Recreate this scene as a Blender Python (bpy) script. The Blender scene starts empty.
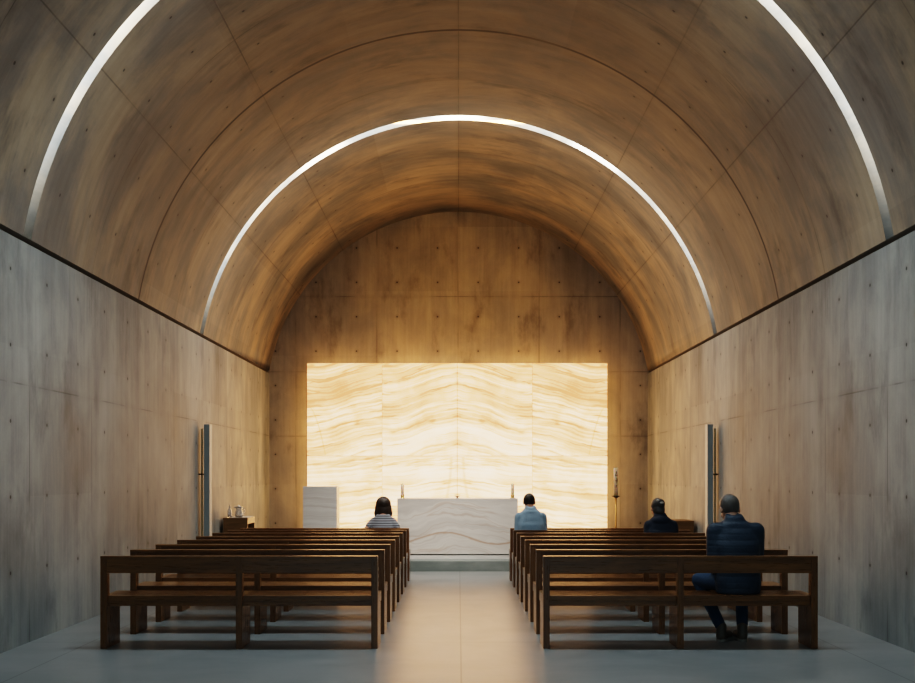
import bpy, bmesh, math, random
from mathutils import Vector, Matrix
random.seed(7)
sc = bpy.context.scene
COL = sc.collection
PI = math.pi

# ------------------------------------------------------------------ helpers
def link(name, mesh, mat=None, parent=None):
    o = bpy.data.objects.new(name, mesh)
    COL.objects.link(o)
    if mat: mesh.materials.append(mat)
    if parent: o.parent = parent
    return o

def obj(name, bm, mat=None, parent=None, smooth=False):
    me = bpy.data.meshes.new(name)
    bmesh.ops.recalc_face_normals(bm, faces=bm.faces)
    bm.to_mesh(me); bm.free()
    if smooth:
        for p in me.polygons: p.use_smooth = True
    return link(name, me, mat, parent)

def tag(o, label, cat, group=None):
    o['label'] = label; o['category'] = cat
    if group: o['group'] = group
    return o

def thing(name, label, cat, loc=(0, 0, 0), rz=0, group=None):
    o = bpy.data.objects.new(name, None); COL.objects.link(o)
    o.empty_display_size = .1
    o.location = loc; o.rotation_euler = (0, 0, rz)
    return tag(o, label, cat, group)

def struct(name, bm, mat, smooth=False):
    o = obj(name, bm, mat, None, smooth); o['kind'] = 'structure'; return o

def dup(root, loc, label):
    r = root.copy(); COL.objects.link(r); r.location = loc; r['label'] = label
    for ch in list(root.children):
        c = ch.copy(); COL.objects.link(c); c.parent = r
        for g in list(ch.children):
            d = g.copy(); COL.objects.link(d); d.parent = c
    return r

def box(bm, x0, x1, y0, y1, z0, z1, bev=0):
    r = bmesh.ops.create_cube(bm, size=1)
    vs = r['verts']
    for v in vs:
        v.co = Vector(((x0+x1)/2 + v.co.x*(x1-x0), (y0+y1)/2 + v.co.y*(y1-y0), (z0+z1)/2 + v.co.z*(z1-z0)))
    if bev:
        es = list({e for v in vs for e in v.link_edges})
        bmesh.ops.bevel(bm, geom=es, offset=bev, segments=2, affect='EDGES', profile=.7)
    return bm

def bxm(x0, x1, y0, y1, z0, z1, bev=0):
    return box(bmesh.new(), x0, x1, y0, y1, z0, z1, bev)

def lathe(bm, prof, c=(0, 0, 0), seg=24):
    c = Vector(c); rings = []
    for r, z in prof:
        if r < 1e-6:
            rings.append([bm.verts.new(c + Vector((0, 0, z)))])
        else:
            rings.append([bm.verts.new(c + Vector((r*math.cos(2*PI*k/seg), r*math.sin(2*PI*k/seg), z))) for k in range(seg)])
    for a, b in zip(rings, rings[1:]):
        for k in range(seg):
            k2 = (k+1) % seg
            if len(a) == 1 and len(b) == 1: continue
            if len(a) == 1: bm.faces.new((a[0], b[k2], b[k]))
            elif len(b) == 1: bm.faces.new((a[k], a[k2], b[0]))
            else: bm.faces.new((a[k], a[k2], b[k2], b[k]))
    return bm

def sphere(bm, c, r, seg=16):
    if not hasattr(r, '__len__'): r = (r, r, r)
    m = Matrix.Translation(Vector(c)) @ Matrix.Diagonal((r[0], r[1], r[2], 1))
    bmesh.ops.create_uvsphere(bm, u_segments=seg, v_segments=seg//2+2, radius=1, matrix=m)

def limb(bm, pts, radii, seg=14):
    pts = [Vector(p) for p in pts]
    for (p, q, r, s) in zip(pts, pts[1:], radii, radii[1:]):
        d = q - p; L = d.length
        if L < 1e-5: continue
        rot = d.to_track_quat('Z', 'Y').to_matrix().to_4x4()
        m = Matrix.Translation((p+q)/2) @ rot
        bmesh.ops.create_cone(bm, cap_ends=True, segments=seg, radius1=r, radius2=s, depth=L, matrix=m)
    for p, r in zip(pts, radii): sphere(bm, p, r, seg)

def loft(bm, rings, seg=28, power=2.4):
    """closed tube of super-elliptical rings (cx,cy,cz,rx,ry,tilt) """
    loops = []
    for (cx, cy, cz, rx, ry, tilt) in rings:
        lp = []
        for k in range(seg):
            a = 2*PI*k/seg; c, s = math.cos(a), math.sin(a)
            x = rx*math.copysign(abs(c)**(2/power), c); y = ry*math.copysign(abs(s)**(2/power), s)
            lp.append(bm.verts.new((cx+x, cy+y*math.cos(tilt), cz - y*math.sin(tilt))))
        loops.append(lp)
    for a, b in zip(loops, loops[1:]):
        for k in range(seg):
            bm.faces.new((a[k], a[(k+1) % seg], b[(k+1) % seg], b[k]))
    bm.faces.new(loops[0][::-1]); bm.faces.new(loops[-1])

def fuse(name, bm, voxel, mat, parent=None, smooth=2, post=None):
    """one continuous skin over overlapping volumes"""
    bmesh.ops.recalc_face_normals(bm, faces=bm.faces)
    me = bpy.data.meshes.new('tmp'); bm.to_mesh(me); bm.free()
    o = bpy.data.objects.new('tmp', me); COL.objects.link(o)
    md = o.modifiers.new('r', 'REMESH'); md.mode = 'VOXEL'; md.voxel_size = voxel
    dg = bpy.context.evaluated_depsgraph_get()
    res = bpy.data.meshes.new_from_object(o.evaluated_get(dg))
    bpy.data.objects.remove(o); bpy.data.meshes.remove(me)
    b2 = bmesh.new(); b2.from_mesh(res)
    for _ in range(smooth):
        bmesh.ops.smooth_vert(b2, verts=b2.verts, factor=.5, use_axis_x=True, use_axis_y=True, use_axis_z=True)
    if post: post(b2)
    b2.to_mesh(res); b2.free(); res.name = name
    res.materials.clear()
    for p in res.polygons: p.use_smooth = True
    return link(name, res, mat, parent)

# ------------------------------------------------------------------ node helpers
class NT:
    def __init__(s, name):
        s.mat = bpy.data.materials.new(name); s.mat.use_nodes = True
        s.t = s.mat.node_tree; s.t.nodes.clear()
        s.out = s.n('ShaderNodeOutputMaterial')
        s.b = s.n('ShaderNodeBsdfPrincipled')
        s.l(s.b.outputs[0], s.out.inputs[0])
    def n(s, t, **k):
        nd = s.t.nodes.new(t)
        for a, v in k.items(): setattr(nd, a, v)
        return nd
    def l(s, a, b): s.t.links.new(a, b)
    def put(s, sock, v):
        if hasattr(v, 'links') or isinstance(v, bpy.types.NodeSocket): s.l(v, sock)
        else: sock.default_value = v
    def m(s, op, a, b=None, c=None):
        nd = s.n('ShaderNodeMath', operation=op)
        s.put(nd.inputs[0], a)
        if b is not None: s.put(nd.inputs[1], b)
        if c is not None: s.put(nd.inputs[2], c)
        return nd.outputs[0]
    def xyz(s, x, y, z=0):
        nd = s.n('ShaderNodeCombineXYZ')
        for i, v in enumerate((x, y, z)): s.put(nd.inputs[i], v)
        return nd.outputs[0]
    def noise(s, vec, scale, detail=4, rough=.55, dist=0):
        nd = s.n('ShaderNodeTexNoise'); s.l(vec, nd.inputs['Vector'])
        nd.inputs['Scale'].default_value = scale; nd.inputs['Detail'].default_value = detail
        nd.inputs['Roughness'].default_value = rough; nd.inputs['Distortion'].default_value = dist
        return nd.outputs['Fac']
    def rng(s, v, a, b, c=0., d=1., smooth=True):
        nd = s.n('ShaderNodeMapRange')
        if smooth: nd.interpolation_type = 'SMOOTHSTEP'
        s.put(nd.inputs[0], v)
        for i, q in enumerate((a, b, c, d)): s.put(nd.inputs[i+1], q)
        return nd.outputs[0]
    def mix(s, f, a, b, mode='MIX'):
        nd = s.n('ShaderNodeMix', data_type='RGBA', blend_type=mode)
        s.put(nd.inputs[0], f)
        for sock, v in ((nd.inputs[6], a), (nd.inputs[7], b)):
            if isinstance(v, tuple): v = v if len(v) == 4 else v + (1,)
            s.put(sock, v)
        return nd.outputs[2]
    def bump(s, h, strength=.3, dist=.01):
        nd = s.n('ShaderNodeBump'); nd.inputs['Strength'].default_value = strength
        nd.inputs['Distance'].default_value = dist
        s.l(h, nd.inputs['Height']); s.l(nd.outputs[0], s.b.inputs['Normal'])
    def ramp(s, v, stops):
        nd = s.n('ShaderNodeValToRGB'); s.l(v, nd.inputs[0])
        e = nd.color_ramp.elements
        while len(e) < len(stops): e.new(.5)
        for el, (p, c) in zip(e, stops): el.position = p; el.color = c + (1,) if len(c) == 3 else c
        return nd.outputs[0]
    def uv(s):
        nd = s.n('ShaderNodeUVMap'); sp = s.n('ShaderNodeSeparateXYZ'); s.l(nd.outputs[0], sp.inputs[0])
        return sp.outputs[0], sp.outputs[1]
    def objc(s):
        nd = s.n('ShaderNodeTexCoord'); sp = s.n('ShaderNodeSeparateXYZ'); s.l(nd.outputs['Object'], sp.inputs[0])
        return nd.outputs['Object'], sp.outputs
    def set(s, **k):
        for a, v in k.items(): s.put(s.b.inputs[a.replace('_', ' ')], v)

def plain(name, col, rough=.6, metal=0, var=.12, scale=30, **kw):
    t = NT(name); oc, _ = t.objc()
    n = t.noise(oc, scale)
    d = tuple(c*(1-var) for c in col); u = tuple(min(1, c*(1+var)) for c in col)
    t.set(Base_Color=t.mix(n, d, u), Roughness=rough, Metallic=metal)
    for a, v in kw.items(): t.b.inputs[a.replace('_', ' ')].default_value = v
    return t.mat

# distance (metres) to the nearest line of a periodic grid
def grid_dist(t, u, pitch, off):
    f = t.m('FRACT', t.m('DIVIDE', t.m('SUBTRACT', u, off), pitch))
    return t.m('MULTIPLY', t.m('MINIMUM', f, t.m('SUBTRACT', 1., f)), pitch)

def near(t, v, vals):
    d = None
    for q in vals:
        e = t.m('ABSOLUTE', t.m('SUBTRACT', v, q))
        d = e if d is None else t.m('MINIMUM', d, e)
    return d

def concrete(name, base, warm, upitch, uoff, vjoints, hu, hv, huo, hvo, ujoints=None, stain=.5, grooves=(), hole_v=(-99, 99), vary=1., sym=False, brk0=.12):
    t = NT(name); u, v = t.uv()
    p = t.xyz(u, v, 0)
    # tone per panel
    pv = None
    cell_u = t.m('FLOOR', t.m('DIVIDE', t.m('SUBTRACT', u, uoff), upitch))
    cell_v = t.m('FLOOR', t.m('DIVIDE', v, 1.31))
    wn = t.n('ShaderNodeTexWhiteNoise', noise_dimensions='2D'); t.l(t.xyz(cell_u, cell_v), wn.inputs[0])
    # vertical board streaks, drips and clouds
    streak = t.noise(t.xyz(t.m('MULTIPLY', u, 7.), t.m('MULTIPLY', v, .45), 0), 1., 5, .6)
    fine = t.noise(t.xyz(t.m('MULTIPLY', u, 26.), t.m('MULTIPLY', v, 1.1), 3), 1., 3, .6)
    cloud = t.noise(t.xyz(u, t.m('MULTIPLY', v, .6), 0), 1., 6, .6, .3)
    blot = t.noise(t.xyz(t.m('MULTIPLY', u, 1.7), t.m('MULTIPLY', v, .7), 9), 1., 5, .65)
    speck = t.noise(p, 40., 4, .6)
    tone = t.m('ADD', t.m('MULTIPLY', t.m('SUBTRACT', streak, .5), .55*vary), t.m('MULTIPLY', t.m('SUBTRACT', cloud, .5), .95*vary))
    tone = t.m('ADD', tone, t.m('MULTIPLY', t.m('SUBTRACT', fine, .5), .22))
    tone = t.m('ADD', tone, t.m('MULTIPLY', t.m('SUBTRACT', speck, .5), .16))
    tone = t.m('ADD', tone, t.m('MULTIPLY', t.m('SUBTRACT', wn.outputs[0], .5), .16))
    gain = t.m('ADD', tone, 1.)
    col = t.mix(t.rng(cloud, .35, .65), base, warm)
    col = t.mix(t.m('MULTIPLY', t.rng(blot, .52, .72), stain), col, tuple(c*.5 for c in base))
    g3 = t.n('ShaderNodeCombineXYZ')
    for i in range(3): t.l(gain, g3.inputs[i])
    col = t.mix(1., col, g3.outputs[0], 'MULTIPLY')
    # joints
    du = grid_dist(t, u, upitch, uoff) if ujoints is None else near(t, u, ujoints)
    dv = near(t, v, vjoints)
    brk = t.rng(t.noise(p, .9, 3), .42, .58, brk0, 1.)
    ln = t.m('MULTIPLY', t.m('MAXIMUM', t.rng(du, .003, .012, 1, 0), t.rng(dv, .003, .012, 1, 0)), brk)
    halo = t.m('MULTIPLY', t.m('MAXIMUM', t.rng(du, .0, .09, 1, 0), t.rng(dv, .0, .07, 1, 0)), t.m('MULTIPLY', blot, .55))
    dark = t.m('MAXIMUM', t.m('MULTIPLY', ln, .5), t.m('MULTIPLY', halo, .28))
    if grooves:
        gd = near(t, u, grooves)
        dark = t.m('MAXIMUM', dark, t.rng(gd, .020, .034, .95, 0))
    # tie holes
    hx = grid_dist(t, u, hu, huo); hy = grid_dist(t, v, hv, hvo)
    hd = t.m('SQRT', t.m('ADD', t.m('POWER', hx, 2.), t.m('POWER', hy, 2.)))
    hole = t.rng(hd, .010, .024, 1, 0)
    gv = t.m('ABSOLUTE', v) if sym else v
    gate = t.m('MULTIPLY', t.m('GREATER_THAN', gv, hole_v[0]), t.m('LESS_THAN', gv, hole_v[1]))
    hole = t.m('MULTIPLY', hole, gate)
    drip = t.m('MULTIPLY', t.m('MULTIPLY', t.rng(hd, .02, .07, .3, 0), gate), blot)
    dark = t.m('MAXIMUM', dark, t.m('MAXIMUM', t.m('MULTIPLY', hole, .86), drip))
    col = t.mix(dark, col, (.012, .011, .01))
    t.set(Base_Color=col, Roughness=t.m('ADD', .52, t.m('MULTIPLY', cloud, .3)))
    h = t.m('SUBTRACT', t.m('MULTIPLY', t.m('ADD', speck, streak), .12), t.m('MAXIMUM', ln, hole))
    t.bump(h, .35, .006)
    t.b.inputs['Specular IOR Level'].default_value = .35
    return t.mat

# ------------------------------------------------------------------ dimensions
HW, R, CZ, SPR = 3.85, 3.907, 2.949, 3.615     # half width, vault radius, vault centre height, springing height
Y0, Y1 = -1.5, 23.4
ANG = math.acos((SPR-CZ)/R)                    # half angle of the vault
SLOTS = [(3.25, 3.45), (10.17, 10.36), (17.12, 17.35)]
PLAT_Y, PLAT_Z = 17.9, .16

BASE, WARM = (.245, .268, .27), (.325, .325, .305)
m_wall = concrete('wall_concrete', BASE, WARM, 1.75, 1.57, (2.30,), .875, .655, 1.57+.4375, 2.62, hole_v=(.3, 3.5), stain=.6, vary=1.3)
A37, A55 = math.radians(37)*R, math.radians(55.5)*R
m_vault = concrete('vault_concrete', (.165, .168, .16), (.295, .238, .172), 3.5, 13.84-3.5, (0., A37, -A37, A55, -A55), .875, .66, 1.57+.4375, .33,
                   ujoints=(5.07, 8.57, 12.08, 15.58, 19.1, 20.9), grooves=(6.82, 13.84), stain=.75, vary=1.2, hole_v=(1.9, 99), sym=True, brk0=.55)
m_back = concrete('back_concrete', (.30, .285, .26), (.36, .32, .26), 1.65, -.01, (2.29, 3.6, 5.13), .825, .70, .40, 2.62, stain=.75, hole_v=(.3, 6.6))

def floor_mat(name, a, b, rough, seam=True):
    t = NT(name); u, v = t.uv(); p = t.xyz(u, v, 0)
    c1 = t.noise(p, 1.1, 6, .6, .6); c2 = t.noise(t.xyz(t.m('MULTIPLY', u, 1.), t.m('MULTIPLY', v, 3.), 0), 3., 5, .6)
    sp = t.noise(p, 60., 3)
    col = t.mix(t.rng(t.m('ADD', t.m('MULTIPLY', c1, .6), t.m('MULTIPLY', c2, .4)), .35, .65), a, b)
    if seam:
        d = t.m('MINIMUM', near(t, u, (.02, -3.3, 3.3)), grid_dist(t, v, 3.5, 3.32))
        ln = t.rng(d, .003, .009, .55, 0)
        col = t.mix(ln, col, (.04, .035, .03))
    t.set(Base_Color=col, Roughness=t.m('ADD', rough, t.m('MULTIPLY', t.m('SUBTRACT', c2, .5), .16)))
    t.bump(t.m('ADD', c2, t.m('MULTIPLY', sp, .15)), .05, .01)
    return t.mat
m_floor = floor_mat('polished_concrete', (.23, .245, .245), (.32, .325, .32), .34)
m_plat = floor_mat('platform_concrete', (.15, .175, .165), (.24, .26, .245), .5, False)

# ------------------------------------------------------------------ setting
def quad_uv(bm, pts, uvs):
    lay = bm.loops.layers.uv.verify()
    f = bm.faces.new([bm.verts.new(p) for p in pts])
    for l, q in zip(f.loops, uvs): l[lay].uv = q
    return f

def struct_raw(name, bm, mat, smooth=False):
    me = bpy.data.meshes.new(name); bm.to_mesh(me); bm.free()
    if smooth:
        for p in me.polygons: p.use_smooth = True
    o = link(name, me, mat); o['kind'] = 'structure'; return o

T = .3
# floor slab
bm = bmesh.new()
quad_uv(bm, [(-HW, Y0, 0), (HW, Y0, 0), (HW, Y1, 0), (-HW, Y1, 0)], [(-HW, Y0), (HW, Y0), (HW, Y1), (-HW, Y1)])
struct_raw('floor', bm, m_floor)
# walls, with a recessed shadow gap under the vault
GAP = .05
for name, s in (('wall_left', -1), ('wall_right', 1)):
    bm = bmesh.new(); x = s*HW; xo = s*(HW+.12)
    def q(p, uvs):
        quad_uv(bm, p if s < 0 else p[::-1], uvs if s < 0 else uvs[::-1])
    zt = SPR-GAP
    q([(x, Y0, 0), (x, Y1, 0), (x, Y1, zt), (x, Y0, zt)], [(Y0, 0), (Y1, 0), (Y1, zt), (Y0, zt)])
    q([(x, Y0, zt), (x, Y1, zt), (xo, Y1, zt), (xo, Y0, zt)], [(Y0, zt), (Y1, zt), (Y1, zt+.1), (Y0, zt+.1)])
    q([(xo, Y0, zt), (xo, Y1, zt), (xo, Y1, SPR), (xo, Y0, SPR)], [(Y0, 9)]*4)
    struct_raw(name, bm, m_wall)
# end wall with arched head
bm = bmesh.new(); lay = bm.loops.layers.uv.verify()
pts = [(-HW-.12, 0), (HW+.12, 0), (HW+.12, SPR)]
N = 64
for k in range(N+1):
    a = ANG - 2*ANG*k/N
    pts.append((R*math.sin(a), CZ + R*math.cos(a)))
pts.append((-HW-.12, SPR))
f = bm.faces.new([bm.verts.new((x, Y1, z)) for x, z in pts])
for l, (x, z) in zip(f.loops, pts): l[lay].uv = (x, z)
struct_raw('wall_back', bm, m_back)
# vault: shell with thickness, cut open by the light slots
bm = bmesh.new()
spans = []; y = Y0
for a, b in SLOTS: spans.append((y, a)); y = b
spans.append((y, Y1))
D = .45
for (ya, yb) in spans:
    for k in range(N):
        a0 = -ANG + 2*ANG*k/N; a1 = -ANG + 2*ANG*(k+1)/N
        def P(a, r, yy): return (r*math.sin(a), yy, CZ + r*math.cos(a))
        quad_uv(bm, [P(a0, R, ya), P(a0, R, yb), P(a1, R, yb), P(a1, R, ya)], [(ya, a0*R), (yb, a0*R), (yb, a1*R), (ya, a1*R)])
        for yy, sg in ((ya, 1), (yb, -1)):
            if yy in (Y0, Y1): continue
            q = [P(a0, R, yy), P(a1, R, yy), P(a1, R+D, yy), P(a0, R+D, yy)]
            uvq = [(40+a0*R, 60), (40+a1*R, 60), (40+a1*R, 60+D), (40+a0*R, 60+D)]
            quad_uv(bm, q if sg > 0 else q[::-1], uvq if sg > 0 else uvq[::-1])
for s in (-1, 1):   # underside of the springing
    a = s*ANG
    p = [(R*math.sin(a), Y0, SPR), (R*math.sin(a), Y1, SPR), (s*(HW+.12), Y1, SPR), (s*(HW+.12), Y0, SPR)]
    quad_uv(bm, p, [(Y0, 70)]*4)
bmesh.ops.remove_doubles(bm, verts=bm.verts, dist=1e-5)
struct_raw('ceiling', bm, m_vault, True).data.set_sharp_from_angle(angle=math.radians(40))

# skylight glass in the slots: frosted, lit by the sky, dimmer low down where the slot runs into the wall
def slot_mat():
    t = NT('skylight_glass'); oc, o3 = t.objc()
    ln = t.noise(oc, 2.5, 3)
    up = t.rng(o3[2], 3.6, 5.3, .02, 1.)
    st = t.m('MULTIPLY', t.m('MULTIPLY', up, t.m('ADD', .85, t.m('MULTIPLY', ln, .3))), SLOT_E)
    t.set(Base_Color=(.75, .78, .78, 1), Roughness=.5, Emission_Color=(.93, .975, 1, 1), Emission_Strength=st)
    return t.mat
SLOT_E = 14.
m_slot = slot_mat()
for i, (a, b) in enumerate(SLOTS):
    bm = bmesh.new()
    r = R + .10
    for k in range(N):
        a0 = -ANG + 2*ANG*k/N; a1 = -ANG + 2*ANG*(k+1)/N
        vs = [bm.verts.new((r*math.sin(q), yy, CZ + r*math.cos(q))) for q, yy in ((a0, a), (a0, b), (a1, b), (a1, a))]
        bm.faces.new(vs)
    bmesh.ops.remove_doubles(bm, verts=bm.verts, dist=1e-5)
    o = struct_raw('window_%d' % (i+1), bm, m_slot, True)

# raised sanctuary platform
bm = bmesh.new(); lay = bm.loops.layers.uv.verify()
box(bm, -HW+.002, HW-.002, PLAT_Y, Y1-.002, .001, PLAT_Z, .006)
for f in bm.faces:
    for l in f.loops:
        c = l.vert.co; l[lay].uv = (c.x, c.y + c.z)
struct_raw('platform', bm, m_plat)

# ------------------------------------------------------------------ materials
def wood(name, dark, light, axis=0, rough=.34):
    t = NT(name); oc, o3 = t.objc()
    info = t.n('ShaderNodeObjectInfo')
    k = [7., 7., 7.]; k[axis] = .55
    off = t.m('MULTIPLY', info.outputs['Random'], 37.)
    v = t.xyz(t.m('ADD', t.m('MULTIPLY', o3[0], k[0]), off), t.m('MULTIPLY', o3[1], k[1]), t.m('MULTIPLY', o3[2], k[2]))
    n = t.noise(v, 2.2, 6, .6, .8); f = t.noise(v, 14., 3, .6)
    g = t.m('ADD', t.m('MULTIPLY', n, .75), t.m('MULTIPLY', f, .25))
    t.set(Base_Color=t.ramp(g, [(.3, dark), (.68, light)]), Roughness=t.m('ADD', rough-.12, t.m('MULTIPLY', f, .14)))
    t.bump(g, .08, .003)
    t.b.inputs['Specular IOR Level'].default_value = .55
    return t.mat
m_woodx = wood('pew_wood_long', (.095, .036, .009), (.25, .108, .030), 0)
m_woodz = wood('pew_wood_upright', (.090, .034, .0085), (.235, .10, .028), 2)
m_oak = wood('table_oak', (.12, .062, .022), (.23, .125, .045), 0, .5)

def onyx(name):
    t = NT(name); u, v = t.uv()
    x = t.m('ABSOLUTE', t.m('SUBTRACT', u, -.025))                    # book-matched left and right
    seam = 1.88
    w = t.m('SUBTRACT', v, seam); aw = t.m('ABSOLUTE', w)
    upper = t.m('GREATER_THAN', w, 0.)
    far = t.m('GREATER_THAN', x, 1.5)
    xs = t.m('SUBTRACT', x, t.m('MULTIPLY', far, 1.5))                # position within a slab
    # sheet of layered stone, folded upward at the middle, sagging outwards
    hump = t.m('MULTIPLY', t.m('POWER', 2.718, t.m('MULTIPLY', xs, -1.3)), .34)
    sag = t.m('MULTIPLY', t.m('SINE', t.m('MULTIPLY', xs, 3.6)), .055)
    fold_u = t.m('SUBTRACT', t.m('ADD', hump, sag), t.m('MULTIPLY', far, .02))
    fold = t.m('MULTIPLY', fold_u, t.m('SUBTRACT', t.m('MULTIPLY', upper, 1.5), .5))
    base = t.xyz(xs, v, t.m('MULTIPLY', far, 5.))
    warp = t.m('MULTIPLY', t.m('SUBTRACT', t.noise(base, 1.3, 3), .5), .2)
    h = t.m('ADD', t.m('SUBTRACT', t.m('ADD', aw, t.m('MULTIPLY', upper, 7.)), fold), warp)
    lay_c = t.xyz(t.m('MULTIPLY', xs, .28), t.m('MULTIPLY', h, 3.4), t.m('MULTIPLY', far, 2.))
    b1 = t.noise(lay_c, 1.0, 2, .5)
    b2 = t.noise(t.xyz(t.m('MULTIPLY', xs, .45), t.m('MULTIPLY', h, 21.), t.m('MULTIPLY', far, 4.)), 1., 4, .62)
    vein = t.m('ABSOLUTE', t.m('SUBTRACT', t.noise(t.xyz(t.m('MULTIPLY', xs, .35), t.m('MULTIPLY', h, 4.2), 11.), 1., 3, .5), .5))
    vein = t.rng(vein, .0, .022, 1., 0.)
    cl = t.noise(base, 2.4, 5, .65, .5)
    tone = t.m('ADD', t.m('MULTIPLY', b1, .5), t.m('ADD', t.m('MULTIPLY', b2, .62), t.m('MULTIPLY', cl, .28)))
    # paler tone towards the lower middle of the screen
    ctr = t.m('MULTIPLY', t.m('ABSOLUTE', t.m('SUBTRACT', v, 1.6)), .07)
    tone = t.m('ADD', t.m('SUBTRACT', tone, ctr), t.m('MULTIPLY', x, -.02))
    tone = t.m('SUBTRACT', tone, t.m('MULTIPLY', vein, .13))
    col = t.ramp(t.m('SUBTRACT', tone, .205), [(.22, OX[0]), (.36, OX[1]), (.50, OX[2]), (.66, OX[3])])
    # cracks: one curved line in each outer slab, two flaring lines under the middle
    cr1 = t.m('ABSOLUTE', t.m('SUBTRACT', t.m('SUBTRACT', x, 2.62), t.m('MULTIPLY', t.m('SQRT', t.m('MAXIMUM', t.m('SUBTRACT', 2.86, v), 0.)), .0)))
    arc = t.m('SUBTRACT', x, t.m('SUBTRACT', 2.95, t.m('MULTIPLY', t.m('POWER', t.m('MAXIMUM', t.m('SUBTRACT', 2.85, v), 0.), .6), .33)))
    ca = t.m('MULTIPLY', t.rng(t.m('ABSOLUTE', arc), .004, .016, .55, 0), t.m('MULTIPLY', t.m('GREATER_THAN', v, 1.9), t.m('LESS_THAN', v, 2.85)))
    fl = t.m('SUBTRACT', x, t.m('ADD', .12, t.m('MULTIPLY', t.m('POWER', t.m('MAXIMUM', t.m('SUBTRACT', 1.85, v), 0.), 2.), .14)))
    cb = t.m('MULTIPLY', t.rng(t.m('ABSOLUTE', fl), .004, .05, .35, 0), t.m('LESS_THAN', v, 1.86))
    col = t.mix(t.m('MAXIMUM', ca, cb), col, (.55, .22, .05))
    t.set(Base_Color=(.35, .25, .15, 1), Roughness=.3, Emission_Color=col, Emission_Strength=ONYX_E)
    return t.mat
OX = [(.55, .22, .08), (.84, .435, .20), (1., .65, .40), (1., .77, .56)]
ONYX_E = 2.2
m_onyx = onyx('lit_onyx')
m_joint = plain('brown_stone_joint', (.35, .17, .06), .6)

def marble(name, a, b, vein, wave=1., main=None):
    t = NT(name); oc, o3 = t.objc()
    n0 = t.noise(t.xyz(o3[0], o3[2], o3[1]), 1.3, 3)
    h = t.m('ADD', o3[2], t.m('ADD', t.m('MULTIPLY', n0, .5*wave), t.m('MULTIPLY', t.m('COSINE', t.m('MULTIPLY', o3[0], 3.4)), -.06*wave)))
    v3 = t.xyz(t.m('MULTIPLY', o3[0], .35), t.m('MULTIPLY', h, 6.), t.m('MULTIPLY', o3[1], .35))
    n1 = t.noise(v3, 1.2, 5, .6); n2 = t.noise(t.xyz(o3[0], t.m('MULTIPLY', h, 16.), o3[1]), 1., 4, .6)
    vn = t.rng(t.m('ABSOLUTE', t.m('SUBTRACT', t.noise(v3, .55, 2), .5)), 0., .010, .4, 0)
    if main:
        f = t.m('SUBTRACT', o3[2], t.m('ADD', main[0], t.m('MULTIPLY', t.m('COSINE', t.m('MULTIPLY', t.m('ADD', o3[0], .19), 3.8)), main[1])))
        f = t.m('ADD', f, t.m('MULTIPLY', t.m('SUBTRACT', n2, .5), .05))
        vn = t.m('MAXIMUM', vn, t.rng(t.m('ABSOLUTE', f), .004, .026, .8, 0))
    col = t.mix(t.rng(t.m('ADD', t.m('MULTIPLY', n1, .6), t.m('MULTIPLY', n2, .4)), .36, .62), a, b)
    col = t.mix(vn, col, vein)
    t.set(Base_Color=col, Roughness=.45)
    return t.mat
m_marble = marble('banded_marble', (.58, .53, .49), (.72, .67, .62), (.47, .30, .20), 1., (.33, .09))
m_marble2 = marble('pale_grey_marble', (.60, .57, .545), (.72, .70, .675), (.46, .40, .36), .5)
m_dark = plain('dark_gap', (.03, .028, .025), .8)
m_brass = plain('brass', (.55, .36, .13), .32, 1.)
m_pale_brass = plain('pale_brass', (.52, .42, .25), .5, .4)
m_bronze = plain('dark_bronze', (.10, .065, .03), .4, .8)
m_wax = plain('ivory_wax', (.88, .78, .58), .5, 0, .04, Subsurface_Weight=.6, Subsurface_Scale=.06)
m_mark = plain('dark_red_brown_wax', (.26, .15, .07), .6)
m_steel = plain('blue_grey_metal', (.38, .44, .46), .55, .0, .1, 12)
m_linen = plain('white_linen', (.8, .76, .70), .9, 0, .04)

# ------------------------------------------------------------------ onyx screen
XC = -.025
scr = thing('onyx_screen', 'large glowing onyx screen of eight honey-veined slabs against the end wall', 'wall panel', (0, 0, 0))
ys, zs, zt = 22.95, PLAT_Z + .02, 3.735
seam = 1.88
xs_ = [XC - 3.0, XC - 1.5, XC, XC + 1.5, XC + 3.0]
for (za, zb) in ((zs, seam), (seam, zt)):
    for xa, xb in zip(xs_, xs_[1:]):
        bm = bmesh.new(); lay = bm.loops.layers.uv.verify()
        g = .004
        box(bm, xa+g, xb-g, ys, ys+.04, za+g, zb-g)
        for f in bm.faces:
            for l in f.loops: l[lay].uv = (l.vert.co.x, l.vert.co.z)
        me = bpy.data.meshes.new('onyx_slab'); bm.to_mesh(me); bm.free()
        link('onyx_slab', me, m_onyx, scr)
bm = bmesh.new()
for xv in xs_: box(bm, xv-.012, xv+.012, ys+.041, ys+.08, zs-.02, zt-.02)
for xv in xs_:
    for z in (.6, seam, 3.2): box(bm, xv-.012, xv+.012, ys+.08, Y1, z-.012, z+.012)
box(bm, xs_[0], xs_[-1], ys+.05, ys+.08, seam-.02, seam+.02)
obj('support_frame', bm, m_joint, scr)

# ------------------------------------------------------------------ altar, lectern
ax, ay = -.015, 18.34
alt = thing('altar', 'wide marble altar block with brown wavy veins at the end of the aisle', 'altar', (ax, ay, PLAT_Z))
obj('altar_block', bxm(-.96, .96, 0, .8, .078, .965, .004), m_marble, alt)
obj('recessed_base', bxm(-.93, .93, .03, .77, .055, .079), m_dark, alt)
obj('plinth', bxm(-.99, .99, -.02, .82, .0, .056, .003), m_marble2, alt)
lec = thing('lectern', 'pale grey marble block lectern standing left of the altar', 'lectern', (-2.29, 19.0, PLAT_Z))
obj('lectern_block', bxm(-.28, .28, 0, .42, .05, 1.15, .004), m_marble2, lec)
obj('plinth', bxm(-.26, .26, .02, .40, 0, .051), m_dark, lec)

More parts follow.
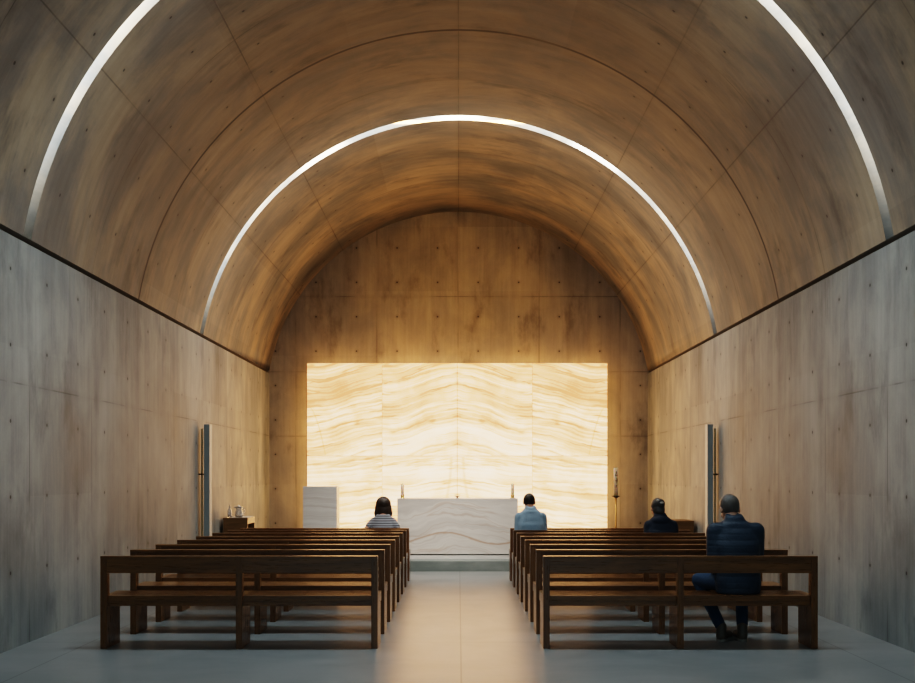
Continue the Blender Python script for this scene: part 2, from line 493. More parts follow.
ATOP = PLAT_Z + .965
def candle(cx, label):
    r = thing('altar_candle', label, 'candle', (cx, ay+.22, ATOP), 0, 'candles on the altar')
    bm = bmesh.new(); lathe(bm, [(0, 0), (.038, 0), (.038, .006), (.024, .014), (.028, .03), (.031, .034), (.031, .044), (0, .044)])
    obj('holder', bm, m_brass, r, True)
    bm = bmesh.new(); lathe(bm, [(0, .044), (.025, .044), (.025, .226), (.022, .232), (.006, .229), (0, .229)])
    obj('candle_stick', bm, m_wax, r, True)
    bm = bmesh.new(); lathe(bm, [(0, .226), (.002, .226), (.002, .246), (0, .247)], seg=8)
    obj('wick', bm, m_dark, r)
candle(-.905, 'short ivory candle in a brass holder on the left end of the altar')
candle(.872, 'short ivory candle in a brass holder on the right end of the altar')
bm = bmesh.new(); lathe(bm, [(0, 0), (.022, 0), (.018, .008), (.008, .014), (.012, .022), (.05, .034), (.054, .038), (.046, .036), (0, .026)])
d = obj('dish', bm, m_bronze, None, True); d.location = (-.02, ay+.25, ATOP)
tag(d, 'tiny dark dish at the middle of the altar top', 'dish')

# ------------------------------------------------------------------ tall candle on its stand
px, py = 2.715, 19.83
st = thing('candle_stand', 'tall slender brass candle stand right of the glowing screen', 'candle stand', (px, py, PLAT_Z))
bm = bmesh.new(); lathe(bm, [(0, 0), (.15, 0), (.15, .012), (.13, .02), (.03, .035), (.02, .06), (0, .06)])
obj('base', bm, m_bronze, st, True)
bm = bmesh.new(); lathe(bm, [(0, .04), (.014, .04), (.014, .95), (0, .95)], seg=16)
obj('pole', bm, m_brass, st, True)
bm = bmesh.new(); lathe(bm, [(0, .94), (.02, .94), (.055, .965), (.075, .972), (.075, .982), (.03, .979), (0, .979)])
obj('drip_dish', bm, m_bronze, st, True)
pc = thing('paschal_candle', 'thick ivory candle with dark painted marks on the slender stand', 'candle', (px, py, PLAT_Z+.979))
bm = bmesh.new(); lathe(bm, [(0, 0), (.040, 0), (.040, .475), (.036, .483), (.01, .478), (0, .478)])
obj('candle_body', bm, m_wax, pc, True)
def bar(bm, x0, z0, x1, z1, w, r=.0405):
    d = Vector((x1-x0, 0, z1-z0)); L = d.length; nrm = Vector((-d.z, 0, d.x))/L*w/2
    n = 4; rows = []
    for k in range(n+1):
        c = Vector((x0, 0, z0)) + d*(k/n)
        row = []
        for s in (-1, 1):
            p = c + nrm*s; p.y = -math.sqrt(max(r*r - p.x*p.x, 1e-6)); row.append(bm.verts.new(p))
        rows.append(row)
    for a, b in zip(rows, rows[1:]): bm.faces.new((a[0], a[1], b[1], b[0]))
bm = bmesh.new()   # a pointed letter-like mark, its base line, a crossed mark and a lower hook
bar(bm, -.012, .355, .002, .425, .011); bar(bm, .016, .355, .003, .425, .011)
bar(bm, -.022, .35, .022, .35, .016)
bar(bm, .004, .215, .004, .315, .016); bar(bm, -.014, .262, .024, .262, .016); bar(bm, .012, .235, .022, .30, .009)
bar(bm, -.008, .185, .02, .185, .012); bar(bm, -.004, .145, .002, .185, .014)
obj('painted_marks', bm, m_mark, pc)
bm = bmesh.new(); lathe(bm, [(0, .476), (.002, .476), (.002, .50), (0, .5)], seg=8); obj('wick', bm, m_dark, pc)

# ------------------------------------------------------------------ side tables by the walls
def side_table(sx, ztop, label):
    r = thing('side_table', label, 'table', (sx*(HW-.26), 18.5, PLAT_Z))
    h = ztop - PLAT_Z
    w = .195
    obj('table_top', bxm(-w-.003, w+.003, 0, .66, h-.03, h, .003), m_oak, r)
    obj('rear_panel', bxm(-w, w, .005, .03, 0, h-.03), m_oak, r)
    obj('rear_panel', bxm(-w, w, .63, .655, 0, h-.03), m_oak, r)
    s = -sx                                   # open side faces the aisle
    obj('wall_panel', bxm(*(sorted((-s*w, -s*(w-.02)))), .03, .63, 0, h-.03), m_oak, r)
    obj('shelf', bxm(-w+.02, w, .03, .63, h*.45, h*.45+.022), m_oak, r)
    obj('rail', bxm(*(sorted((s*w, s*(w-.02)))), .03, .63, h-.10, h-.03), m_oak, r)
    return r
LT, RT = .81, .765
side_table(-1, LT, 'oak side table by the left wall holding the glass jug')
side_table(1, RT, 'oak side table by the right wall behind the dark-coated woman')
ltx = -HW + .26
bm = bmesh.new(); box(bm, -.11, .19, .05, .63, 0, .006, .002)
cl = obj('linen_cloth', bm, m_linen); cl.location = (ltx, 18.5, LT); tag(cl, 'white linen cloth spread on the left oak side table', 'cloth')

def glass(name, tint):
    t = NT(name); oc, _ = t.objc()
    n = t.noise(oc, 20)
    t.set(Base_Color=tint, Roughness=t.m('MULTIPLY', n, .12), IOR=1.45)
    t.b.inputs['Transmission Weight'].default_value = .75
    return t.mat
m_glass = glass('clear_glass', (.9, .93, .95, 1))
jug = thing('glass_jug', 'clear glass jug with a lid and handle on the left side table', 'jug', (ltx+.035, 18.62, LT+.006))
bm = bmesh.new(); lathe(bm, [(0, 0), (.05, 0), (.062, .015), (.064, .07), (.052, .115), (.046, .14), (.058, .16), (.054, .16), (.042, .14), (.047, .113), (.058, .07), (.056, .02), (0, .012)])
obj('jug_body', bm, m_glass, jug, True)
bm = bmesh.new(); lathe(bm, [(0, .162), (.062, .162), (.064, .172), (.03, .18), (.012, .184), (.014, .196), (0, .2)])
obj('lid', bm, plain('silver', (.7, .68, .66), .3, .9), jug, True)
bm = bmesh.new(); limb(bm, [(.05, 0, .145), (.085, 0, .14), (.098, 0, .10), (.085, 0, .055), (.058, 0, .04)], [.007]*5, 8)
obj('handle', bm, m_glass, jug, True)
bm = bmesh.new(); limb(bm, [(-.045, 0, .15), (-.07, 0, .158), (-.088, 0, .166)], [.016, .013, .009], 8)
obj('spout', bm, m_glass, jug, True)
bt = thing('glass_bottle', 'slim clear glass bottle next to the jug near the left wall', 'bottle', (ltx-.115, 18.62, LT))
bm = bmesh.new(); lathe(bm, [(0, 0), (.034, 0), (.036, .01), (.036, .11), (.026, .135), (.014, .15), (.014, .19), (.017, .192), (.017, .198), (.011, .198), (.011, .15), (.022, .13), (.032, .108), (.032, .014), (0, .01)])
obj('bottle_body', bm, m_glass, bt, True)
bm = bmesh.new(); lathe(bm, [(0, .185), (.010, .185), (.013, .2), (.014, .215), (.008, .222), (0, .222)]); obj('stopper', bm, m_glass, bt, True)

# ------------------------------------------------------------------ tall metal fins at the walls
def fin(sx, label):
    r = thing('wall_fin', label, 'wall fitting', (sx*HW, 17.0, 0))
    s = -sx
    def b(x0, x1, y0, y1, z0, z1, bev=.002): return bxm(*(sorted((s*x0, s*x1))), y0, y1, z0, z1, bev)
    obj('metal_fin', b(.085, .17, 0, .16, .0, 2.25), m_steel, r)
    obj('brass_strip', b(.03, .058, .06, .085, .05, 2.19), m_pale_brass, r)
    for z in (.3, 1.51):
        obj('bracket', b(.0, .09, .055, .09, z-.012, z+.012, 0), m_bronze, r)
fin(-1, 'tall grey metal fin with a brass strip beside the left wall')
fin(1, 'tall grey metal fin with a brass strip beside the right wall')

# ------------------------------------------------------------------ pews
PY0, PITCH = 9.92, .904
HTS = [1., .995, .989, .983, .972, .964, .953, .935]
PEWX = {-1: (-3.09, -.698), 1: (.732, 3.10)}
SEAT_Z, BACK_H = .455, .798
def make_pew(side):
    x0, x1 = PEWX[side]
    cx = (x0+x1)/2; hw = (x1-x0)/2
    r = thing('pew', '-', 'pew', (cx, PY0, 0), 0, 'wooden pews in two blocks')
    w = .055
    for px in (-hw, -w/2, hw-w):
        bm = bmesh.new()
        # L-shaped end: tall back post plus a board reaching forward under the seat
        prof = [(0, 0), (.39, 0), (.39, .366), (.085, .366), (.075, BACK_H), (0, BACK_H)]
        a = [bm.verts.new((px, y, z)) for y, z in prof]; b = [bm.verts.new((px+w, y, z)) for y, z in prof]
        bm.faces.new(a); bm.faces.new(b[::-1])
        for k in range(6): bm.faces.new((a[k], b[k], b[(k+1) % 6], a[(k+1) % 6]))
        bmesh.ops.bevel(bm, geom=list(bm.edges), offset=.002, segments=1, affect='EDGES')
        obj('leg', bm, m_woodz, r)
    bm = bmesh.new()
    for (a, b) in ((-hw+w, -w/2), (w/2, hw-w)):
        box(bm, a, b, .006, .05, .653, BACK_H-.018, 0)
    obj('backrest', bm, m_woodx, r)
    obj('top_rail', bxm(-hw, hw, -.002, .07, BACK_H-.02, BACK_H+.002, .003), m_woodx, r)
    bm = bmesh.new()
    for (a, b) in ((-hw+w+.001, -w/2-.001), (w/2+.001, hw-w-.001)):
        box(bm, a, b, .03, .49, .408, SEAT_Z, .004)
    box(bm, -hw, hw, .088, .49, .367, SEAT_Z, .004)
    obj('seat', bm, m_woodx, r)
    bm = bmesh.new()
    for (a, b) in ((-hw+w, -w/2), (w/2, hw-w)):
        box(bm, a, b, .045, .085, .366, .41, 0)
        box(bm, a, b, .42, .45, .34, .37, 0)
    obj('seat_rail', bm, m_woodx, r)
    return r
ordn = ['nearest', 'second nearest', 'third nearest', 'fourth nearest', 'fifth nearest', 'sixth nearest', 'seventh nearest', 'farthest']
for side in (-1, 1):
    p0 = make_pew(side); x = p0.location.x
    sn = 'left' if side < 0 else 'right'
    for k in range(8):
        extra = ''
        lab = 'dark wooden pew in the block %s of the aisle, %s to the camera%s' % (sn, ordn[k], extra)
        if k == 7: lab = 'dark wooden pew in the block %s of the aisle, farthest row beside the altar step' % sn
        q = p0 if k == 0 else dup(p0, (x, PY0+PITCH*k, 0), lab)
        q['label'] = lab; q.scale = (1, 1, HTS[k])
        q['group'] = 'wooden pews %s of the aisle' % sn

# ------------------------------------------------------------------ people
m_skin = plain('skin', (.50, .27, .18), .5, 0, .08, 18)
def cloth(name, a, b, scale=60, stripes=None, quilt=None, rough=.85):
    t = NT(name); oc, o3 = t.objc()
    n = t.noise(oc, scale, 4); n2 = t.noise(oc, 7., 4, .6, 1.2)
    col = t.mix(t.m('ADD', t.m('MULTIPLY', n, .5), t.m('MULTIPLY', n2, .5)), a, b)
    h = t.m('ADD', t.m('MULTIPLY', n2, 1.), t.m('MULTIPLY', n, .1))
    if stripes:
        pitch, width, dark = stripes
        d = grid_dist(t, o3[2], pitch, .01)
        col = t.mix(t.rng(d, width*.7, width, 1, 0), col, dark)
    if quilt:
        wv = t.m('ABSOLUTE', t.m('SINE', t.m('MULTIPLY', o3[2], PI/quilt)))
        h = t.m('ADD', t.m('MULTIPLY', t.m('POWER', wv, .5), .3), h)
        col = t.mix(t.rng(wv, 0, .14, .22, 0), col, tuple(c*.3 for c in a))
    t.set(Base_Color=col, Roughness=rough); t.bump(h, .5, .012)
    return t.mat
def hairm(name, a, b):
    t = NT(name); oc, o3 = t.objc()
    n = t.noise(t.xyz(t.m('MULTIPLY', o3[0], 90.), t.m('MULTIPLY', o3[1], 90.), t.m('MULTIPLY', o3[2], 9.)), 1., 4)
    n2 = t.noise(oc, 9.)
    t.set(Base_Color=t.mix(t.m('ADD', t.m('MULTIPLY', n, .6), t.m('MULTIPLY', n2, .4)), a, b), Roughness=.45); t.bump(n, .5, .006)
    return t.mat
m_mark_dark = plain('dark_brown', (.03, .018, .012), .4)
m_eye = plain('eye', (.75, .73, .7), .2); m_shoe = plain('brown_leather', (.13, .10, .068), .5); m_sole = plain('pale_sole', (.30, .27, .22), .7)

def V(*a): return Vector(a)

def person(label, loc, P, group=None):
    """seated figure facing +Y; origin on the seat under the hips"""
    root = thing('person', label, 'person', loc, P.get('rz', 0), group)
    k = P.get('k', 1.); hs = P.get('hs', 1.)
    sw = P.get('sw', .205)*k                      # half shoulder width (joint)
    lean = P.get('lean', .10); bow = P.get('bow', .45)
    zsh = P.get('zsh', .55)                       # shoulder height above the seat
    pel = V(0, 0, .09)
    sh = V(0, lean, zsh); ch = V(0, lean*.72, zsh*.72); wa = V(0, lean*.28, zsh*.42)
    nk0 = sh + V(P.get('hx', 0)*.3, .0, .03)
    nk1 = nk0 + V(P.get('hx', 0)*.3, .03+.04*bow, .045)
    hc = nk1 + V(P.get('hx', 0)*.6, .03+.045*bow, .075*hs)      # head centre
    # arms
    arms = []
    for s in (-1, 1):
        A = V(s*sw, sh.y-.005, sh.z-P.get('drop', .07))
        E = V(*P['elbow'][0 if s < 0 else 1]); W = V(*P['wrist'][0 if s < 0 else 1])
        arms.append((s, A, E, W))
    # legs
    legs = []
    fz = -P['seat_h']
    for i, s in enumerate((-1, 1)):
        H = V(s*.095, .03, .095)
        K = V(*P['knee'][i]); F = V(*P['ankle'][i]); toe = V(*P['toe'][i])
        legs.append((s, H, K, F, toe))
    # ---------------- body
    bm = bmesh.new()
    loft(bm, [(0, 0, .01, .145*k, .10, 0), (0, 0, .09, .165*k, .115, 0), (wa.x, wa.y, wa.z, .138*k, .10, 0), (ch.x, ch.y, ch.z, .162*k, .112, 0),
              (0, sh.y-.01, sh.z-.09, .16*k, .095, 0), (0, sh.y, sh.z-.02, .10*k, .07, 0), (nk0.x, nk0.y, nk0.z+.01, .06, .06, 0)])
    limb(bm, [nk0, nk1, hc - V(0, .01, .04)], [.058, .054, .055])
    # head: cranium, jaw, nose, ears, brow, lips
    Rx = Matrix.Rotation(-bow*.9, 3, 'X') @ Matrix.Rotation(0, 3, 'Z')
    if P.get('turn'): Rx = Matrix.Rotation(P['turn'], 3, 'Z') @ Rx
    def hp(x, y, z): return hc + Rx @ (V(x, y, z)*hs)
    def hsph(c, r):
        m = Matrix.Translation(hp(*c)) @ Rx.to_4x4() @ Matrix.Diagonal((r[0]*hs, r[1]*hs, r[2]*hs, 1))
        bmesh.ops.create_uvsphere(bm, u_segments=20, v_segments=14, radius=1, matrix=m)
    hsph((0, -.006, .022), (.074, .094, .088)); hsph((0, .028, -.04), (.060, .066, .075)); hsph((0, .062, -.092), (.028, .024, .022))
    hsph((0, .098, -.026), (.013, .019, .014)); hsph((0, .09, -.004), (.008, .012, .026))
    hsph((0, .084, .022), (.046, .012, .010)); hsph((0, .087, -.062), (.022, .010, .006)); hsph((0, .085, -.073), (.020, .010, .007))
    for s in (-1, 1):
        hsph((s*.076, -.004, -.014), (.011, .019, .032)); hsph((s*.036, .066, -.028), (.024, .02, .024)); hsph((s*.031, .078, .016), (.016, .010, .006)); hsph((s*.031, .078, -.008), (.015, .009, .005))
    for s, A, E, W in arms:
        mid = A.lerp(E, .5)
        limb(bm, [V(s*sw*.62, sh.y-.005, sh.z-.065), A, mid, E, E.lerp(W, .35), W], [.05, .052, .046, .037, .038, .026])
        # palm and five fingers
        d = (W - E).normalized(); hd = V(*P['hand'][0 if s < 0 else 1]).normalized()
        side = V(-s, 0, 0); side = (side - hd*side.dot(hd)).normalized(); nrm = hd.cross(side)
        if nrm.z > 0: nrm = -nrm                      # palm looks down
        pc_ = W + hd*.05
        m = Matrix((side, hd, nrm)).transposed().to_4x4(); 
        bmesh.ops.create_uvsphere(bm, u_segments=14, v_segments=10, radius=1, matrix=Matrix.Translation(pc_) @ m @ Matrix.Diagonal((.040, .052, .015, 1)))
        for j, (off, ln) in enumerate(((-.030, .058), (-.010, .074), (.010, .080), (.030, .072))):
            b0 = W + hd*.085 + side*off
            c = .35 + .1*j*.5
            p1 = b0 + (hd*math.cos(c) + nrm*math.sin(c))*ln*.45
            p2 = p1 + (hd*math.cos(2.1*c) + nrm*math.sin(2.1*c))*ln*.33
            p3 = p2 + (hd*math.cos(3*c) + nrm*math.sin(3*c))*ln*.24
            limb(bm, [b0 - hd*.02, p1, p2, p3], [.0095, .009, .0085, .0075], 8)
        t0 = W + hd*.028 + side*.03
        limb(bm, [t0, t0 + side*.026 + hd*.022, t0 + side*.03 + hd*.05 + nrm*.008], [.012, .0105, .009], 8)
    for s, H, K, F, toe in legs:
        limb(bm, [H, H.lerp(K, .5), K, K.lerp(F, .35), F], [.088, .072, .052, .05, .034])
        limb(bm, [F, F.lerp(toe, .6) + V(0, 0, -.03), toe], [.036, .03, .022], 10)
    body = fuse('body', bm, .0075, m_skin, root, 2)
    # eyes and mouth line
    for s in (-1, 1):
        bm = bmesh.new(); sphere(bm, hp(s*.031, .0775, .004), .0115*hs, 12); e = obj('eye', bm, m_eye, root, True)
        bm = bmesh.new(); sphere(bm, hp(s*.031, .0845, .002), .0055*hs, 10); obj('iris', bm, m_mark_dark, e, True)
        bm = bmesh.new(); limb(bm, [hp(s*.014, .092, .026), hp(s*.032, .089, .031), hp(s*.048, .076, .027)], [.0035*hs, .004*hs, .0028*hs], 8); obj('eyebrow', bm, m_mark_dark, root, True)
    # ---------------- hair
    P['hairf'](root, hp, Rx, hc, hs)
    # ---------------- upper garment
    bm = bmesh.new(); g = P.get('bulk', .018); b0 = P.get('hem', .0)
    loft(bm, [(0, .0, b0, .158*k+g, .125+g, 0), (0, 0, .10, .168*k+g, .122+g, 0), (wa.x, wa.y-.005, wa.z, .158*k+g, .108+g, 0), (ch.x, ch.y-.008, ch.z, .176*k+g, .118+g, 0),
              (0, sh.y-.015, sh.z-.115, .178*k+g, .112+g, 0), (0, sh.y-.012, sh.z-.055, .150*k+g, .092+g, 0), (nk0.x*.3, sh.y-.005, sh.z-.008, .142*k+g, .078+g*.6, 0),
              (nk0.x*.6, nk0.y-.002, nk0.z+.004, .108*k+g*.6, .070+g*.4, 0), (nk0.x*.8, nk0.y+.006, nk0.z+.024, .084*k+g*.4, .064+g*.4, -.2), (nk0.x, nk0.y+.014, nk0.z+P.get('collar', .045), .068+g*.3, .060+g*.3, -.3)])
    for s, A, E, W in arms:
        end = P.get('sleeve', 1.)
        pts = [V(s*sw*.6, sh.y-.01, sh.z-P.get('drop', .07)-.005), A, A.lerp(E, .5), E]
        rad = [.058+g, .056+g, .050+g, .044+g]
        if end >= 1: pts += [E.lerp(W, .5), E.lerp(W, .93)]; rad += [.040+g*.8, .034+g*.6]
        else: pts[-1] = A.lerp(E, end); rad[-1] = .047+g; pts[-2] = A.lerp(E, end*.5)
        limb(bm, pts, rad)
    if P.get('extra'): P['extra'](bm, sh, nk0, hc)
    fuse(P['top_name'], bm, .011, P['top_mat'], root, 3)
    # ---------------- trousers
    bm = bmesh.new()
    loft(bm, [(0, .0, .012, .150*k, .112, 0), (0, 0, .10, .172*k, .126, 0), (wa.x, wa.y, .17, .150*k, .118, 0)])
    for s, H, K, F, toe in legs:
        limb(bm, [H, H.lerp(K, .5), K, K.lerp(F, .4), K.lerp(F, .93)], [.092, .082, .064, .058, .052])
    fuse('trousers', bm, .013, P['leg_mat'], root, 3)
    # ---------------- shoes
    for s, H, K, F, toe in legs:
        heel = V(F.x, F.y, fz) ; tt = V(toe.x, toe.y, fz)
        dd = (tt-heel); dd.z = 0; dn = dd.normalized()
        he = heel - dn*.045; lift = P.get('lift', 0)
        bm = bmesh.new()
        limb(bm, [he+dn*.035+V(0, 0, .050), he+dn*.12+V(0, 0, .048), tt+V(0, 0, .040)], [.046, .047, .040], 14)
        limb(bm, [he+dn*.035+V(0, 0, .05), F+V(0, 0, .015)], [.046, .047], 14)
        def cut(b):
            for v in b.verts: v.co.z = max(v.co.z, fz+.022)
        sh_o = fuse('shoe', bm, .008, P.get('shoe_mat', m_shoe), root, 2, cut)
        bm = bmesh.new(); lp = []
        sd = V(-dn.y, dn.x, 0); L = (tt-he).length+.035
        prof = [(0, 0), (.008, .026), (.03, .042), (.10, .040), (.17, .049), (.23, .047), (.262, .028), (.27, 0)]
        ring = [(a*L/.27, b) for a, b in prof] + [(a*L/.27, -b) for a, b in prof[-2:0:-1]]
        top = [bm.verts.new(he + dn*a + sd*b + V(0, 0, .026)) for a, b in ring]; bot = [bm.verts.new(he + dn*a + sd*b + V(0, 0, .001)) for a, b in ring]
        bm.faces.new(top); bm.faces.new(bot[::-1])
        for q in range(len(ring)): bm.faces.new((top[q], bot[q], bot[(q+1) % len(ring)], top[(q+1) % len(ring)]))
        obj('sole', bm, m_sole, sh_o)
    return root

def cap_hair(mat, thick=1.0, low=-.055, bald=False):
    def f(root, hp, Rx, hc, hs):
        bm = bmesh.new()
        m = Matrix.Translation(hp(0, -.008, .024)) @ Rx.to_4x4() @ Matrix.Diagonal((.080*hs*thick, .100*hs*thick, .094*hs*thick, 1))
        bmesh.ops.create_uvsphere(bm, u_segments=40, v_segments=28, radius=1, matrix=m)
        inv = Rx.transposed(); kill = []
        for fc in bm.faces:
            q = inv @ (fc.calc_center_median() - hc) / hs
            face = q.y > .045 and q.z < .072
            side_ = q.y > -.01 and q.z < .0
            if face or side_ or q.z < (low if q.y > -.035 else low-.035) or (q.y > .01 and q.z < .02 and abs(q.x) < .05): kill.append(fc)
        bmesh.ops.delete(bm, geom=kill, context='FACES')
        bmesh.ops.solidify(bm, geom=list(bm.faces), thickness=.008)
        # nape
        o = obj('hair', bm, mat, root, True)
        return o
    return f

def bob_hair(mat):
    def f(root, hp, Rx, hc, hs):
        bm = bmesh.new()
        def es(c, r):
            m = Matrix.Translation(hp(*c)) @ Rx.to_4x4() @ Matrix.Diagonal((r[0]*hs, r[1]*hs, r[2]*hs, 1))
            bmesh.ops.create_uvsphere(bm, u_segments=24, v_segments=16, radius=1, matrix=m)
        es((0, -.016, .028), (.100, .106, .098))
        for s in (-1, 1):
            es((s*.058, -.012, -.045), (.054, .062, .10)); es((s*.072, -.006, -.095), (.050, .056, .066)); es((s*.03, -.045, -.08), (.06, .05, .08))
        es((0, -.05, -.05), (.085, .058, .11))
        es((0, -.05, -.11), (.085, .045, .045))
        fuse('hair', bm, .008, mat, root, 3)
    return f

def bun_hair(mat, clipm):
    def f(root, hp, Rx, hc, hs):
        bm = bmesh.new()
        def es(b, c, r):
            m = Matrix.Translation(hp(*c)) @ Rx.to_4x4() @ Matrix.Diagonal((r[0]*hs, r[1]*hs, r[2]*hs, 1))
            bmesh.ops.create_uvsphere(b, u_segments=24, v_segments=16, radius=1, matrix=m)
        es(bm, (0, -.022, .026), (.084, .098, .096)); es(bm, (0, -.03, -.03), (.076, .080, .075))
        es(bm, (.012, -.105, .02), (.05, .036, .058)); es(bm, (0, -.06, -.06), (.062, .045, .06))
        h = fuse('hair', bm, .008, mat, root, 2)
        b2 = bmesh.new(); es(b2, (.008, -.142, .012), (.026, .010, .013)); es(b2, (-.03, -.128, .05), (.018, .010, .010))
        obj('hair_clip', b2, clipm, h, True)
    return f

m_grey_hair = hairm('short_grey_brown_hair', (.06, .049, .041), (.17, .14, .12))
m_black_hair = hairm('very_dark_hair', (.012, .008, .006), (.035, .022, .014))
m_brown_hair = hairm('dark_brown_hair', (.018, .011, .008), (.05, .03, .02))
m_bun = hairm('dark_grey_streaked_hair', (.02, .017, .015), (.09, .08, .07))
m_navy = cloth('navy_padded_jacket', (.007, .020, .038), (.014, .036, .064), 60, None, .052, .55)
m_navy2 = cloth('navy_coat', (.008, .016, .032), (.016, .030, .055), 50, None, None, .8)
m_blue = cloth('light_blue_shirt', (.29, .42, .53), (.39, .52, .63))
m_stripe = cloth('striped_knit', (.23, .25, .29), (.34, .36, .39), 60, (.034, .0065, (.05, .045, .05)))
m_jeans = cloth('blue_jeans', (.016, .04, .08), (.03, .07, .13), 120)
m_trouser = cloth('dark_trousers', (.012, .014, .018), (.022, .024, .03))
m_clip = plain('pale_clip', (.6, .55, .5), .3)

def row_y(k): return PY0 + PITCH*k
sh1 = SEAT_Z*HTS[0]
person('man in a navy padded jacket and jeans with head bowed on the nearest right pew', (2.47, row_y(0)+.245, sh1), dict(
    seat_h=sh1, k=1.06, sw=.172, zsh=.585, lean=.10, bow=.62, hs=1.10, hx=-.020, drop=.040, turn=.14, bulk=.024, hem=-.0,
    elbow=[(-.202, .04, .25), (.176, .06, .25)], wrist=[(-.11, .29, .16), (.09, .31, .16)], hand=[(.6, .8, -.15), (-.6, .8, -.15)],
    knee=[(-.27, .385, .085), (.13, .42, .085)], ankle=[(-.10, .20, -.335), (.09, .21, -.335)], toe=[(.0, .36, -.42), (.085, .40, -.42)],
    hairf=cap_hair(m_grey_hair, 1.0, -.07), top_name='padded_jacket', top_mat=m_navy, leg_mat=m_jeans, collar=.075))
sh7 = SEAT_Z*HTS[6]
person('man in a light blue shirt with short dark hair near the aisle', (.985, row_y(6)+.245, sh7), dict(
    seat_h=sh7, k=.98, sw=.155, zsh=.545, drop=.055, lean=.09, bow=.55, hs=1.0, hx=-.012, bulk=.012, hem=.0,
    elbow=[(-.176, .05, .25), (.176, .05, .25)], wrist=[(-.10, .30, .17), (.10, .30, .17)], hand=[(.6, .8, -.1), (-.6, .8, -.1)],
    knee=[(-.15, .44, .075), (.15, .44, .075)], ankle=[(-.13, .36, -.33), (.13, .36, -.33)], toe=[(-.14, .56, -.40), (.14, .56, -.40)],
    hairf=cap_hair(m_black_hair, 1.02, -.075), top_name='shirt', top_mat=m_blue, leg_mat=m_trouser, collar=.066))
sh6 = SEAT_Z*HTS[5]
def hood(bm, sh, nk0, hc):
    m = Matrix.Translation((nk0.x*.5, sh.y-.055, sh.z+.0)) @ Matrix.Diagonal((.125, .075, .062, 1))
    bmesh.ops.create_uvsphere(bm, u_segments=20, v_segments=12, radius=1, matrix=m)
person('woman in a dark navy coat with pinned-up hair on a right pew by the wall', (2.60, row_y(5)+.245, sh6), dict(
    seat_h=sh6, k=.96, sw=.150, zsh=.475, lean=.10, bow=.5, hs=1.06, hx=-.02, turn=.2, bulk=.022, hem=.0,
    elbow=[(-.165, .05, .20), (.165, .05, .20)], wrist=[(-.09, .28, .15), (.09, .28, .15)], hand=[(.6, .8, -.1), (-.6, .8, -.1)],
    knee=[(-.11, .43, .075), (.11, .43, .075)], ankle=[(-.10, .36, -.33), (.10, .36, -.33)], toe=[(-.11, .55, -.40), (.11, .55, -.40)],
    hairf=bun_hair(m_bun, m_clip), top_name='coat', top_mat=m_navy2, leg_mat=m_trouser, collar=.065, extra=hood))
sh8 = SEAT_Z*HTS[7]
person('woman in a striped top with dark bobbed hair on the farthest left pew', (-1.085, row_y(7)+.245, sh8), dict(
    seat_h=sh8, k=.88, sw=.150, zsh=.468, lean=.05, bow=.15, hs=1.1, hx=0., bulk=.010, hem=.0, sleeve=.62,
    elbow=[(-.232, -.03, .30), (.235, .0, .27)], wrist=[(-.17, .17, .18), (.17, .20, .16)], hand=[(.4, .85, -.2), (-.4, .85, -.2)],
    knee=[(-.10, .43, .075), (.10, .43, .075)], ankle=[(-.10, .38, -.31), (.10, .38, -.31)], toe=[(-.11, .57, -.39), (.11, .57, -.39)],
    hairf=bob_hair(m_brown_hair), top_name='striped_top', top_mat=m_stripe, leg_mat=m_trouser, collar=.012))

# ------------------------------------------------------------------ light
SKY_W = [16, 110, 110]
SKY_C = [(.52, .83, 1.), (.60, .87, 1.), (1., .93, .82)]
def area(name, loc, rot, sx, sy, power, col):
    l = bpy.data.lights.new(name, 'AREA'); l.shape = 'RECTANGLE'; l.size = sx; l.size_y = sy; l.energy = power; l.color = col
    o = bpy.data.objects.new(name, l); COL.objects.link(o); o.location = loc; o.rotation_euler = rot
    return o
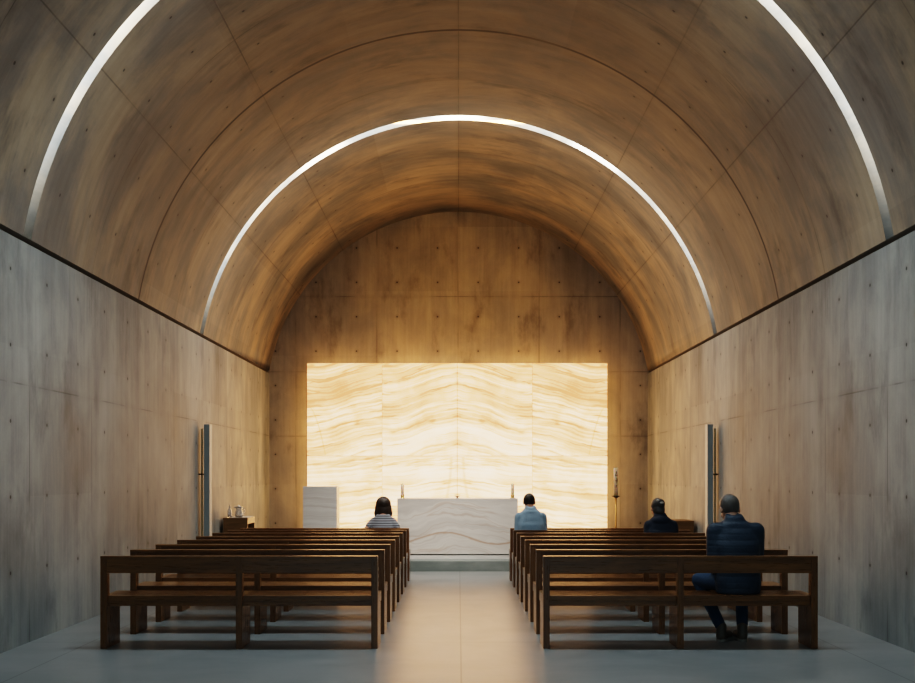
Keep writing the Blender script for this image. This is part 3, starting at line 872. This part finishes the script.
# daylight from the glazed entrance behind the camera and from the roof slots
area('entrance_daylight', (0, Y0-.1, 3.2), (PI/2, 0, 0), 6.5, 5.5, 62, (.44, .80, 1.))
for i, (a, b) in enumerate(SLOTS):
    for q, pw in ((0, 1.), (-.55, .8), (.55, .8)):
        rr = R + .08
        area('slot_daylight', (rr*math.sin(q), (a+b)/2, CZ + rr*math.cos(q)), (0, q, 0), 2.0, b-a-.02, SKY_W[i]*pw, SKY_C[i])
# lamp strips behind the onyx washing the end wall
area('top_strip', (XC, 23.17, 3.70), (PI-.25, 0, 0), 5.9, .2, 8, (1., .50, .13))
for s in (-1, 1):
    area('side_strip', (XC+s*2.9, 23.17, 1.9), (0, s*-PI/2, 0), 3.3, .2, 8, (1., .50, .13))
wash = area('end_wall_fill', (0, 17.36, R+CZ+.02), (PI/2-.38, 0, 0), 2.2, .15, 110, (1., .47, .12))  # added fill lamp at the last slot, brightening the upper end wall
wash.data.spread = 1.0
# added warm lamp just in front of the onyx, strengthening its glow
area('onyx_fill', (XC, 22.93, 1.95), (-PI/2, 0, 0), 5.9, 3.5, 185, (1., .50, .18))
spot = area('altar_fill', (0, 13.6, R+CZ-.02), (0, 0, 0), .5, .12, 30, (1., .92, .83)); spot.data.spread = .75  # added fill lamp under the vault, brightening the altar front
spot.rotation_euler = (Vector((-.3, 18.3, .5)) - spot.location).to_track_quat('-Z', 'Y').to_euler()
W = bpy.data.worlds.new('world'); sc.world = W; W.use_nodes = True
bg = W.node_tree.nodes['Background']; bg.inputs[0].default_value = (.62, .76, .9, 1); bg.inputs[1].default_value = .25

# ------------------------------------------------------------------ camera
cd = bpy.data.cameras.new('camera'); cam = bpy.data.objects.new('camera', cd); COL.objects.link(cam)
cam.location = (0, 0, 1.5); cam.rotation_euler = (PI/2, 0, 0)
cd.sensor_width = 36; cd.lens = 1150/915*36
cd.shift_y = (475-341.5)/915; cd.shift_x = -(458.5-457.5)/915
cd.clip_start = .05
sc.camera = cam
sc.view_settings.view_transform = 'Filmic'
sc.view_settings.look = 'High Contrast'
sc.view_settings.exposure = 0.
